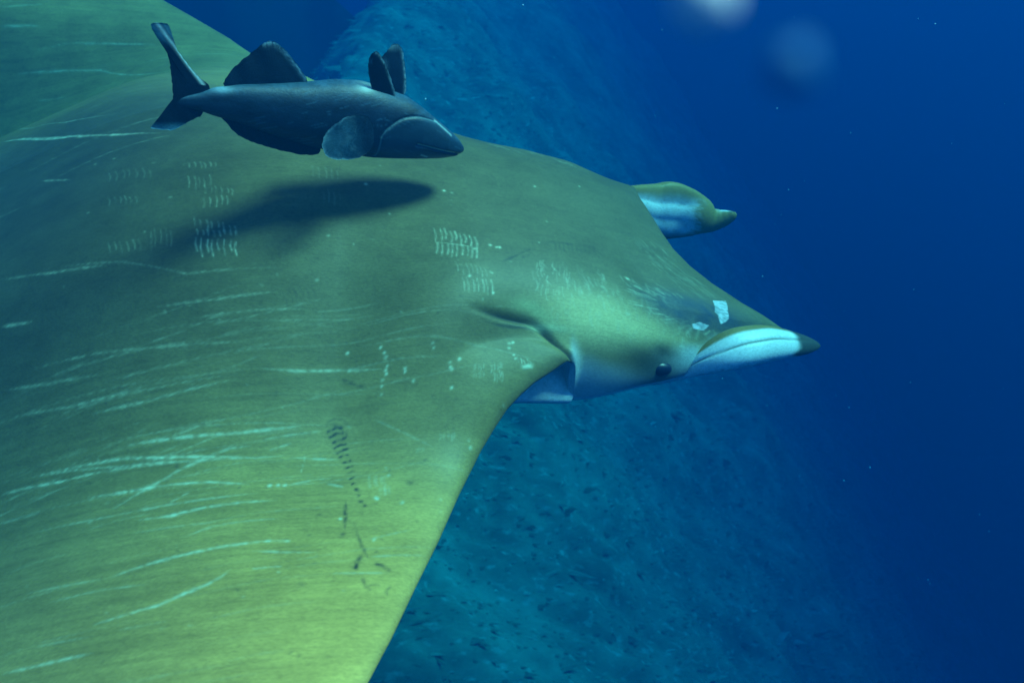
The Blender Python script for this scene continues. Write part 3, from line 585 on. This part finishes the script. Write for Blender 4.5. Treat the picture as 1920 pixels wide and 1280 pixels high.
def horn(name, axis, ra, rb, up, colour, dent=None, n=72, m=72, mat=m_ray, parent=ray, label=None):
    """tapered, curved horn: axis points, half heights, half widths, colour and dent by (along, around)"""
    axis = np.array(axis, float); k = np.arange(len(axis)); t = np.linspace(0, len(axis) - 1, n)
    def cr(vals):
        vals = np.asarray(vals, float); i = np.clip(t.astype(int), 0, len(vals) - 2); f = (t - i)
        g = lambda j: vals[np.clip(j, 0, len(vals) - 1)]
        f = f[:, None] if vals.ndim > 1 else f
        p0, p1, p2, p3 = g(i-1), g(i), g(i+1), g(i+2)
        return .5*(2*p1 + (p2 - p0)*f + (2*p0 - 5*p1 + 4*p2 - p3)*f**2 + (3*p1 - p0 - 3*p2 + p3)*f**3)
    P = cr(axis); A = np.maximum(cr(ra), .0012); B = np.maximum(cr(rb), .0012)
    T = np.gradient(P, axis=0); T /= np.linalg.norm(T, axis=1)[:, None]
    S = np.cross(np.array(up, float)[None], T); S /= np.linalg.norm(S, axis=1)[:, None]; U = np.cross(T, S)
    th = np.linspace(0, 2*np.pi, m, endpoint=False)
    UU, TH = np.meshgrid(t/t[-1], th, indexing='ij')
    k = 1 - (dent(UU, TH) if dent else 0*UU)
    v = P[:, None] + (A[:, None]*np.sin(TH)*k)[..., None]*U[:, None] + (B[:, None]*np.cos(TH)*k)[..., None]*S[:, None]
    c = colour(UU, TH, v)
    vv = np.concatenate([v.reshape(-1, 3), P[:1], P[-1:]]); cc = np.concatenate([c.reshape(-1, 3), c[0].mean(0)[None], c[-1].mean(0)[None]])
    a = np.arange(m); b = (a + 1) % m
    tr = np.concatenate([np.stack([b, a, np.full(m, n*m)], -1), np.stack([(n-1)*m + a, (n-1)*m + b, np.full(m, n*m + 1)], -1)])
    o = np_mesh(name, vv, grid_quads(n, m, wrap=True), mat, parent, colors=cc, tris=tr)
    if label: o['label'] = label
    return o
# S points to the far side (+y) for a forward axis with up = z, so theta = pi faces the near side, pi/2 the top
def near_col(u, th, v):
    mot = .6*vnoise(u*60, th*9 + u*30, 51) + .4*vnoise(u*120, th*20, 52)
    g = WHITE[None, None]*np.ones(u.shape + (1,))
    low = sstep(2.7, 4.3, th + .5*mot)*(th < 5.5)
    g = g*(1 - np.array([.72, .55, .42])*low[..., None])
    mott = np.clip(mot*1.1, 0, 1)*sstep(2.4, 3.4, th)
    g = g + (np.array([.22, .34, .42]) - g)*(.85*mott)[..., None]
    line = 1.62 + .30*np.sin(u*3)
    crease = np.exp(-((th - line)/.05)**2)*sstep(.12, .25, u)*sstep(.85, .75, u)
    g = g + (np.array([.03, .05, .05]) - g)*(.9*crease)[..., None]
    tip = sstep(.695, .735, u + .03*vnoise(th*2, u*0, 53))
    g = g + (np.array([.055, .062, .050]) - g)*tip[..., None]
    topb = sstep(1.35, 1.15, th)*(1 - tip)
    return g + (OLIVE - g)*topb[..., None]
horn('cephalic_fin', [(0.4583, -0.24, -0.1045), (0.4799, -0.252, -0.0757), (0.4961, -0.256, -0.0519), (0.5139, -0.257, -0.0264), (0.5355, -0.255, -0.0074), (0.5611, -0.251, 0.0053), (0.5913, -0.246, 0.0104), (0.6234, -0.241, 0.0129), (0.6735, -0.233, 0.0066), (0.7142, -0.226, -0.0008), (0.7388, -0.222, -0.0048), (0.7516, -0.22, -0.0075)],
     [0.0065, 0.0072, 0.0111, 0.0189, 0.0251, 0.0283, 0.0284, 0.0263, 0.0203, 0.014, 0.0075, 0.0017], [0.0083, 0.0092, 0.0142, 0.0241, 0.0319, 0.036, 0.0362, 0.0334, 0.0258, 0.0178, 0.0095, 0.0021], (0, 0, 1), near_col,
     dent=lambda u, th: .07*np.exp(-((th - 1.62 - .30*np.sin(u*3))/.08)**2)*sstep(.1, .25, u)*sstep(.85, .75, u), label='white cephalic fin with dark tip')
def far_col(u, th, v):
    g = OLIVE[None, None]*np.ones(u.shape + (1,))
    mot = vnoise(u*70, th*14, 61)
    f = sstep(.50, .40, u + .04*mot + .03*np.sin(th*3))*sstep(1.85, 2.35, th)*sstep(4.5, 3.9, th)
    g = g + (WHITE - g)*np.clip(f*(1 + .25*mot), 0, 1)[..., None]
    g = g + (np.array([.03, .045, .045]) - g)*(.8*sstep(3.9, 4.4, th)*(th < 5.6))[..., None]
    lip = np.exp(-(((u - .80)/.09)**2 + ((th - 1.75)/.22)**2))
    g = g + (WHITE - g)*np.clip(1.3*lip, 0, 1)[..., None]
    cup = np.exp(-(((u - .90)/.05)**2 + ((th - 2.0)/.3)**2))
    return g + (DARK*1.5 - g)*np.clip(1.2*cup, 0, 1)[..., None]
horn('cephalic_fin', [(0.466, 0.15, -0.0184), (0.5191, 0.172, -0.0471), (0.564, 0.19, -0.0689), (0.6056, 0.198, -0.0728), (0.6454, 0.2, -0.0749), (0.6833, 0.2, -0.0786), (0.7137, 0.199, -0.0826), (0.7337, 0.197, -0.0766), (0.7482, 0.194, -0.0659), (0.7564, 0.191, -0.0561), (0.7595, 0.19, -0.0503)],
     [0.025, 0.0446, 0.0578, 0.0633, 0.0565, 0.0446, 0.0299, 0.0224, 0.0162, 0.0099, 0.0037], [0.0174, 0.031, 0.0401, 0.044, 0.0392, 0.031, 0.0208, 0.0156, 0.0112, 0.0069, 0.0026], (0, .30, .95), far_col,
     dent=lambda u, th: .50*sstep(.54, .34, u)*sstep(1.55, 2.4, th)*sstep(4.6, 3.4, th) + .3*np.exp(-(((u - .92)/.06)**2 + ((th - 1.8)/.4)**2)), label='curled cephalic fin showing its white inner face')

# eyes, on the flanks of the head
m_eye, nt, bs = new_mat('eye_gloss'); bs.inputs['Base Color'].default_value = (.006, .012, .035, 1); bs.inputs['Roughness'].default_value = .4
def ellipsoid(name, c, r, mat, parent, nu=20, nv=32):
    a = np.linspace(.02, math.pi - .02, nu); b = np.linspace(0, 2*np.pi, nv, endpoint=False)
    A, B = np.meshgrid(a, b, indexing='ij')
    v = np.stack([np.sin(A)*np.cos(B)*r[0], np.sin(A)*np.sin(B)*r[1], np.cos(A)*r[2]], -1) + np.array(c)
    return np_mesh(name, v, grid_quads(nu, nv, wrap=True), mat, parent)
for s in (-1, 1):
    xe, ye = np.array(EYE[0] + .004), np.array(s*(EYE[1] + .003 if s < 0 else .2535))
    ellipsoid('eye', (float(warp_x(xe, ye)), float(ye)*.99, float(top_z(xe, ye)) - .009), (.021, .012, .014), m_eye, ray)
# pale throat and gill chamber, bulging below the wing root
def throat_col(u, th, v):
    g = WHITE[None, None]*.8*np.ones(u.shape + (1,))*(1 + .10*vnoise(u*40, th*12, 66) + .08*vnoise(u*110, th*30, 67))[..., None]
    return np.clip(g, 0, .86)
horn('throat', [(.40, -.045, -.105), (.365, -.042, -.103), (.325, -.040, -.101), (.285, -.037, -.086), (.255, -.037, -.078), (.200, -.034, -.080), (.14, -.032, -.088), (.04, -.022, -.095), (-.08, -.015, -.110), (-.22, 0, -.115), (-.25, 0, -.115)],
     [.020, .036, .045, .050, .052, .052, .052, .052, .048, .025, .010], [.130, .205, .242, .268, .278, .282, .280, .255, .20, .09, .03], (0, 0, 1), throat_col, n=110, m=140, label='pale bulging throat below the wing root')
# tail and small back fin, behind the frame
ZT = float(top_z(np.array(-1.30), np.array(0.))) - .015
horn('tail', [(-1.28, 0, ZT), (-1.48, .01, ZT - .03), (-1.78, .03, ZT - .09), (-2.08, .0, ZT - .15), (-2.3, -.05, ZT - .2)], [.035, .018, .010, .006, .002], [.045, .02, .010, .006, .002], (0, 0, 1),
     lambda u, th, v: OLIVE[None, None]*np.ones(u.shape + (1,))*.8, n=40, m=16)

# ------------------------------------------------------------------ the remora, belly up against the ray's back
RO = np.array([-0.1023, -0.0765, 0.1634]); RA = np.array([.9521, .3025, -.0456]); RU = np.array([-.0859, .4074, .9092]); RN = np.array([.2936, -.8617, .4138])
rem = link(bpy.data.objects.new('remora', None)); rem.empty_display_size = .05
loc4 = Matrix([[RA[i], -RN[i], RU[i], RO[i]] for i in range(3)] + [[0, 0, 0, 1]])
rem.matrix_world = RAY_M @ loc4 @ Matrix.Scale(.905, 4)
tag(rem, 'dark slate suckerfish riding belly up just over the back of the ray', 'remora')
SLATE = np.array([.005, .016, .036]); BELLY = np.array([.04, .115, .19]); FIN = np.array([.05, .15, .24]); RIM = np.array([.36, .60, .72])
m_rem = skin_material('remora_skin', rough=.5, spec=.28, grain=.14, bump=.2, scale=420)
def fin_material():
    m = skin_material('remora_fin', rough=.5, spec=.25, grain=.18, bump=.25, scale=500)
    nt = m.node_tree; bs = nt.nodes['Principled BSDF']; out = nt.nodes['Material Output']
    tr = nd(nt, 'ShaderNodeBsdfTranslucent'); mix = nd(nt, 'ShaderNodeMixShader'); mix.inputs[0].default_value = .5
    src = bs.inputs['Base Color'].links[0].from_socket
    nt.links.new(src, tr.inputs[0]); nt.links.new(bs.outputs[0], mix.inputs[1]); nt.links.new(tr.outputs[0], mix.inputs[2]); nt.links.new(mix.outputs[0], out.inputs['Surface'])
    return m
m_fin = fin_material()
RT = np.array([(-.2420, .0850), (-.2260, .0895), (-.2089, .0935), (-.1884, .1010), (-.1518, .1062), (-.0987, .1088), (-.0512, .112), (-.0101, .1165), (.0324, .1150), (.0678, .1060), (.1046, .0945), (.1336, .0768), (.1639, .0555), (.1952, .0330), (.2095, .0190), (.2150, .0095)])
RB = np.array([(-.2420, .0790), (-.2260, .0740), (-.2117, .0710), (-.1908, .0630), (-.1542, .0525), (-.1006, .0330), (-.052, .0178), (-.0095, .0075), (.0438, -.0010), (.0808, -.0035), (.1092, -.0046), (.1382, -.0056), (.1679, -.0056), (.1981, -.0030), (.2095, .0010), (.2150, .0060)])
def smooth_interp(a, tab):
    v = np.interp(a, tab[:, 0], tab[:, 1]); k = np.ones(9)/9
    return np.convolve(np.pad(v, 4, mode='edge'), k, 'valid')
NA, NR = 300, 180
a_ = np.linspace(-.2420, .2150, NA); tp_, bt_ = smooth_interp(a_, RT), smooth_interp(a_, RB)
hc, hh = (tp_ + bt_)/2, (tp_ - bt_)/2
ww = np.interp(a_, [-.2420, -.21, -.15, -.08, 0, .06, .12, .17, .20, .212, .2150], [.0012, .007, .017, .028, .037, .042, .041, .033, .021, .010, .003])
th = np.linspace(0, 2*np.pi, NR, endpoint=False)
AA, TH = np.meshgrid(a_, th, indexing='ij')
cs, sn = np.cos(TH), np.sin(TH)
pw = .86
HHH = hc[:, None] + hh[:, None]*np.sign(sn)*np.abs(sn)**pw
NNN = ww[:, None]*np.sign(cs)*np.abs(cs)**pw                     # + is the near flank
def poly_dist(X, Y, pts):
    d = np.full(X.shape, 9.0); p = np.array(pts)
    for k in range(len(p) - 1):
        e = p[k+1] - p[k]; q = np.clip(((X - p[k, 0])*e[0] + (Y - p[k, 1])*e[1])/(e @ e), 0, 1)
        d = np.minimum(d, np.hypot(X - p[k, 0] - q*e[0], Y - p[k, 1] - q*e[1]))
    return d
OPER = [(.046, .005), (.048, .0147), (.0483, .0373), (.0545, .047), (.0623, .0538), (.0828, .0662), (.1105, .068), (.1345, .0621), (.1443, .0587)]
MOUTH = [(.1106, .0247), (.128, .0205), (.1468, .0154), (.175, .0085), (.2040, .0015)]
def chaikin(p, n=3):
    p = np.array(p, float)
    for _ in range(n): p = np.concatenate([p[:1], np.stack([p[:-1]*.75 + p[1:]*.25, p[:-1]*.25 + p[1:]*.75], 1).reshape(-1, 2), p[-1:]])
    return p
od = poly_dist(AA, HHH, chaikin(OPER)); md = poly_dist(AA, HHH, MOUTH)
mo_y = np.interp(AA, [p[0] for p in MOUTH], [p[1] for p in MOUTH])
inside = (AA > .046) & (HHH < np.interp(AA, [p[0] for p in OPER[2:]], [p[1] for p in OPER[2:]]))
groove = np.exp(-(od/.0022)**2)*.0022 + np.exp(-(md/.0022)**2)*.004*(AA > .108)
gill = np.where(inside, np.exp(-np.clip(od - .002, 0, None)/.010)*.0016, 0)
near = (NNN > 0)
NNN = NNN - np.sign(NNN)*groove + np.sign(NNN)*gill
rc = np.empty(AA.shape + (3,)); rc[:] = SLATE
bl = sstep(.25, 1.0, sn)
rc += (BELLY - rc)*(.55*bl)[..., None]
rc *= (1 + .25*vnoise(AA*40, HHH*90, 70) + .25*vnoise(AA*90, HHH*260, 71) + .2*vnoise(AA*220, HHH*700, 72))[..., None]
rc += (BELLY*.8 - rc)*(.25*inside)[..., None]
def dab(m, col, s): rc[...] = rc + (np.array(col) - rc)*np.clip(m*s, 0, 1)[..., None]
dab(np.exp(-(od/.0010)**2), (.16, .28, .34), .5)
dab(np.exp(-((HHH - mo_y - .0012)/.0011)**2)*(AA > .112)*(AA < .19), (.36, .46, .45), .9)
dab(np.exp(-((HHH - mo_y + .004)/.0032)**2)*sstep(.108, .13, AA)*(AA < .21), (.006, .010, .014), .95)
dab(np.exp(-(poly_dist(AA, HHH, [(.123, .0063), (.1358, .0016)])/.0014)**2), (.30, .42, .46), .9)
dab(np.exp(-(poly_dist(AA, HHH, [(.146, .060), (.1667, .0445), (.178, .036)])/.0016)**2), (.30, .45, .50), .8)  # painted highlight along the head
dab(np.exp(-(((AA - .030)/.014)**2 + ((HHH - .108)/.006)**2)), (.45, .60, .62), .7)
dab(np.exp(-(((AA + .178)/.014)**2 + ((HHH - .101)/.005)**2)), (.25, .45, .58), .6)  # painted highlight spot near the tail
for k in range(60):
    x0 = random.Random(k).uniform(-.15, .20); h0 = random.Random(k + 99).uniform(.01, .10); l = random.Random(k + 7).uniform(.006, .02)
    dab(np.exp(-(poly_dist(AA, HHH, [(x0, h0), (x0 + l, h0 + l*.25*(1 if x0 < .05 else -1.6))])/.0007)**2), BELLY*1.4, .35)
rv = np.stack([AA, -NNN, HHH], -1).reshape(-1, 3)
c0 = np.array([[a_[0], 0, hc[0]], [a_[-1], 0, hc[-1]]])
ka = np.arange(NR); kb = (ka + 1) % NR
rt = np.concatenate([np.stack([kb, ka, np.full(NR, NA*NR)], -1), np.stack([(NA-1)*NR + ka, (NA-1)*NR + kb, np.full(NR, NA*NR + 1)], -1)])
np_mesh('body', np.concatenate([rv, c0]), grid_quads(NA, NR, wrap=True), m_rem, rem, colors=np.concatenate([rc.reshape(-1, 3), SLATE[None], SLATE[None]]), tris=rt)

def fin(name, outline, centre, thick, lean, colour, rays=None, label=None, rings=26, rounds=3):
    """thin lens-shaped fin; outline and centre in (along, height); lean gives its sideways offset"""
    p = np.array(outline, float)
    for _ in range(rounds):
        q = np.roll(p, -1, 0); p = np.stack([p*.75 + q*.25, p*.25 + q*.75], 1).reshape(-1, 2)
    p = p + .0009*np.stack([vnoise(p[:, 0]*420, p[:, 1]*420, 85), vnoise(p[:, 0]*420 + 9, p[:, 1]*420, 86)], -1)
    n = len(p); c = np.array(centre, float); rho = np.linspace(0, 1, rings)**.8
    G = c + (p[None] - c)*rho[:, None, None]
    R = np.repeat(rho[:, None], n, 1)
    rip = .0010*np.sin(G[..., 0]*160 + G[..., 1]*90)
    off = lean(G[..., 0], G[..., 1]) + rip*R
    t = thick*(1 - .85*R**2)
    f = np.stack([G[..., 0], -(off + t), G[..., 1]], -1); b = np.stack([G[..., 0], -(off - t), G[..., 1]], -1)
    col = np.clip(colour(G[..., 0], G[..., 1], R), 0, 1)
    if rays is not None: col = col*(1 + .22*np.sin(rays(G[..., 0], G[..., 1])*38 + 1.5*vnoise(G[..., 0]*80, G[..., 1]*80, 84)))[..., None]
    qa = grid_quads(rings, n, wrap=True); m = rings*n
    j = np.arange(n); j2 = (j + 1) % n; e = (rings - 1)*n
    rim = np.stack([e + j, e + j2, m + e + j2, m + e + j], -1)
    o = np_mesh(name, np.concatenate([f.reshape(-1, 3), b.reshape(-1, 3)]), np.concatenate([qa, qa[:, ::-1] + m, rim[:, ::-1]]), m_fin, rem, colors=np.concatenate([col.reshape(-1, 3)]*2))
    if label: o['label'] = label
    return o
def margin(pts, w):
    """soft pale border along part of an outline"""
    return lambda a, h, r: np.exp(-(poly_dist(a, h, pts)/w)**2)*np.clip(.65 + .6*vnoise(a*500, h*500, 87), .1, 1)
def tone(base, *mixes):
    def f(a, h, r):
        c = np.empty(a.shape + (3,)); c[:] = base
        c *= (1 + .2*vnoise(a*300, h*300, 81))[..., None]
        for fn, col in mixes: c = c + (np.array(col) - c)*np.clip(fn(a, h, r), 0, 1)[..., None]
        return c
    return f
CAUD = [(-.1900, .1010), (-.2050, .1130), (-.2185, .1283), (-.237, .155), (-.242, .1681), (-.2392, .1815), (-.2515, .1830), (-.2640, .1812), (-.2603, .1692), (-.2502, .1564), (-.243, .1378), (-.2424, .1103), (-.2424, .0822), (-.2402, .0677), (-.2619, .0530), (-.2783, .0464), (-.2625, .0434), (-.2417, .0432), (-.2269, .0540), (-.2013, .0650)]
fin('caudal_fin', CAUD, (-.2230, .1080), .0022, lambda a, h: 0*a + .02*np.clip(h - .15, 0, 1) , tone(SLATE*.7, (lambda a, h, r: sstep(.150, .168, h), FIN*1.25), (lambda a, h, r: np.exp(-((a + .2185 + (h - .1283)*.70)/.0030)**2)*(h > .105), (.62, .78, .80)), (lambda a, h, r: sstep(.056, .046, h), FIN*1.4)),
    rays=lambda a, h: np.arctan2(h - .085, a + .19)*3, label='forked tail fin with pale upper tip')
fin('anal_fin', [(-.1830, .1000), (-.1581, .1301), (-.1353, .1487), (-.1162, .1637), (-.1033, .1676), (-.0898, .1590), (-.0708, .1375), (-.0520, .1140), (-.0600, .1040), (-.1295, .0985)], (-.110, .118), .0018, lambda a, h: 0*a,
    tone(SLATE*1.3, (margin([(-.1162, .1640), (-.1033, .1672), (-.0898, .1585), (-.0708, .1370), (-.0528, .1140)], .0050), RIM)), rays=lambda a, h: np.arctan2(h - .06, a + .10)*4)
fin('dorsal_fin', [(-.1869, .0643), (-.1777, .0591), (-.1623, .0379), (-.1438, .027), (-.1169, .0179), (-.081, .0076), (-.0352, .0010), (-.0352, .0230), (-.1003, .0500), (-.1538, .0640)], (-.1164, .0350), .0018, lambda a, h: 0*a,
    tone(SLATE*.6, (lambda a, h, r: .5*(r > .9), SLATE*1.6)), rays=lambda a, h: a*18 + h*9)
P1 = [(.0503, .0930), (.0377, .1080), (.0303, .132), (.0299, .1512), (.0366, .1624), (.0452, .1604), (.0596, .1416), (.075, .1060), (.0800, .0905), (.0638, .0905)]
fin('pelvic_fin', P1, (.0570, .108), .0016, lambda a, h: .022 + .10*(h - .09), tone(SLATE*.55, (margin([(.0400, .1615), (.0475, .1580), (.0596, .1416), (.075, .1060), (.0795, .094)], .0030), RIM), (lambda a, h, r: .5*np.exp(-((h - .147)/.004)**2)*(a < .036), FIN)), rays=lambda a, h: np.arctan2(h - .06, a - .07)*5)
P2 = [(.0818, .0900), (.0692, .1172), (.065, .1369), (.0708, .1488), (.0836, .1633), (.0941, .1702), (.1045, .1667), (.1103, .1422), (.1135, .1141), (.1122, .0880)]
fin('pelvic_fin', P2, (.093, .118), .0016, lambda a, h: -.016 - .05*(h - .09), tone(SLATE*1.5, (margin([(.0836, .1640), (.0941, .1702), (.1045, .1667), (.1103, .1422), (.1130, .1141), (.1120, .095)], .0035), RIM), (lambda a, h, r: .5*sstep(.155, .165, h), RIM*.7), (lambda a, h, r: .6*np.exp(-(((a - .074)/.006)**2 + ((h - .135)/.010)**2)), RIM*.8)), rays=lambda a, h: np.arctan2(h - .06, a - .10)*5)
PE = [(.0241, .0714), (.0004, .0740), (-.0202, .0686), (-.0406, .0548), (-.0519, .0410), (-.0532, .0275), (-.0475, .0150), (-.0322, .0095), (-.0071, .0080), (.0142, .0130), (.0300, .0235), (.0340, .046)]
fin('pectoral_fin', PE, (.002, .043), .0018, lambda a, h: .0495 + .10*(.028 - a) + .10*(.045 - h)*(h < .045), tone(FIN*.8, (lambda a, h, r: .45*sstep(.88, .99, r)*(a < .0), RIM), (lambda a, h, r: .3*np.clip(vnoise(a*160, h*120, 83), 0, 1), RIM*.7), (lambda a, h, r: .95*sstep(-.020, .020, a), SLATE*1.5)), rays=lambda a, h: np.arctan2(h - .043, a - .05)*6, label='rounded blue-grey pectoral fin')
fin('pectoral_fin', PE, (.002, .043), .0018, lambda a, h: -.0455 - .12*(.028 - a), tone(FIN*.9), rays=lambda a, h: np.arctan2(h - .043, a - .05)*6)

# ------------------------------------------------------------------ specks adrift in the water
m_sn, nt, bs = new_mat('drifting_speck'); bs.inputs['Base Color'].default_value = (.80, .84, .86, 1); bs.inputs['Roughness'].default_value = .6
nz = nd(nt, 'ShaderNodeTexNoise'); nz.inputs['Scale'].default_value = 900
rp = nd(nt, 'ShaderNodeValToRGB'); rp.color_ramp.elements[0].color = (.25, .52, .78, 1); rp.color_ramp.elements[1].color = (.55, .78, .92, 1)
tcn = nd(nt, 'ShaderNodeTexCoord'); nt.links.new(tcn.outputs['Object'], nz.inputs['Vector']); nt.links.new(nz.outputs['Fac'], rp.inputs[0]); nt.links.new(rp.outputs[0], bs.inputs['Base Color'])
def lump(r, seed, nu=14, nv=20):
    a = np.linspace(.05, math.pi - .05, nu); b = np.linspace(0, 2*np.pi, nv, endpoint=False); A, B = np.meshgrid(a, b, indexing='ij')
    k = r*(1 + .22*vnoise(A*2 + seed, np.cos(B)*2 + 3, seed) + .15*np.sin(2*B + seed)*np.sin(A))
    return np.stack([np.sin(A)*np.cos(B)*k, np.sin(A)*np.sin(B)*k*.8, np.cos(A)*k], -1).reshape(-1, 3), grid_quads(nu, nv, wrap=True)
m_jel, nt, bs = new_mat('plankton_jelly'); bs.inputs['Roughness'].default_value = .6; bs.inputs['Specular IOR Level'].default_value = .1
nz = nd(nt, 'ShaderNodeTexNoise'); nz.inputs['Scale'].default_value = 500
rp = nd(nt, 'ShaderNodeValToRGB'); rp.color_ramp.elements[0].color = (.004, .11, .34, 1); rp.color_ramp.elements[1].color = (.008, .16, .44, 1)
tcn = nd(nt, 'ShaderNodeTexCoord'); nt.links.new(tcn.outputs['Object'], nz.inputs['Vector']); nt.links.new(nz.outputs['Fac'], rp.inputs[0]); nt.links.new(rp.outputs[0], bs.inputs['Base Color'])
for p, r, sd, lb, mt in (((.0155, .0702, 1.9942), .0021, 3, 'bright pale plankton speck drifting high over the horns', m_sn), ((.0206, .0616, 1.9902), .0016, 8, 'faint deep blue plankton speck below the brighter drifting one', m_jel)):
    v, q = lump(r, sd); o = np_mesh('plankton_speck', v, q, mt); o.location = p
    tag(o, lb, 'plankton', 'plankton specks drifting close by')
rs = np.random.default_rng(5); vs_, qs_ = [], []; kk = 0
for i in range(140):
    y = rs.uniform(1.6, 4.5); v, q = lump(rs.uniform(.0007, .0022), i, 6, 8)
    vs_.append(v + np.array([rs.uniform(-.2, .9)*y, y, 2 + y*rs.uniform(-1.0, -.05)])); qs_.append(q + kk); kk += len(v)
sn = np_mesh('marine_snow', np.concatenate(vs_), np.concatenate(qs_), m_sn)
tag(sn, 'tiny pale flecks of marine snow hanging in the water', 'marine snow', kind='stuff')

# ------------------------------------------------------------------ the water itself
m_w = bpy.data.materials.new('sea_water'); m_w.use_nodes = True
nt = m_w.node_tree; nt.nodes.clear()
pv = nt.nodes.new('ShaderNodeVolumePrincipled'); mo = nt.nodes.new('ShaderNodeOutputMaterial')
pv.inputs['Color'].default_value = (.0, .024, .072, 1)
pv.inputs['Absorption Color'].default_value = (.0, .486, .745, 1)
pv.inputs['Density'].default_value = 0.95
pv.inputs['Anisotropy'].default_value = .2
nt.links.new(pv.outputs[0], mo.inputs['Volume'])
bpy.context.view_layer.update()
tops = [(o.matrix_world @ Vector(c)).z for o in scene.objects if o.type == 'MESH' for c in o.bound_box]
x0, x1, y0, y1, z0, z1 = -16.0, 30.0, -4.0, 34.0, min(tops) - 1.0, max(tops + [CAM_LOC.z]) + .08
print('WATER', z0, z1)
hv = [(x, y, z) for x in (x0, x1) for y in (y0, y1) for z in (z0, z1)]
hq = [(0, 1, 3, 2), (4, 6, 7, 5), (0, 4, 5, 1), (2, 3, 7, 6), (0, 2, 6, 4), (1, 5, 7, 3)]
hz = np_mesh('haze', hv, hq, m_w, smooth=False)
tag(hz, 'clear blue sea water filling the whole scene', kind='stuff')
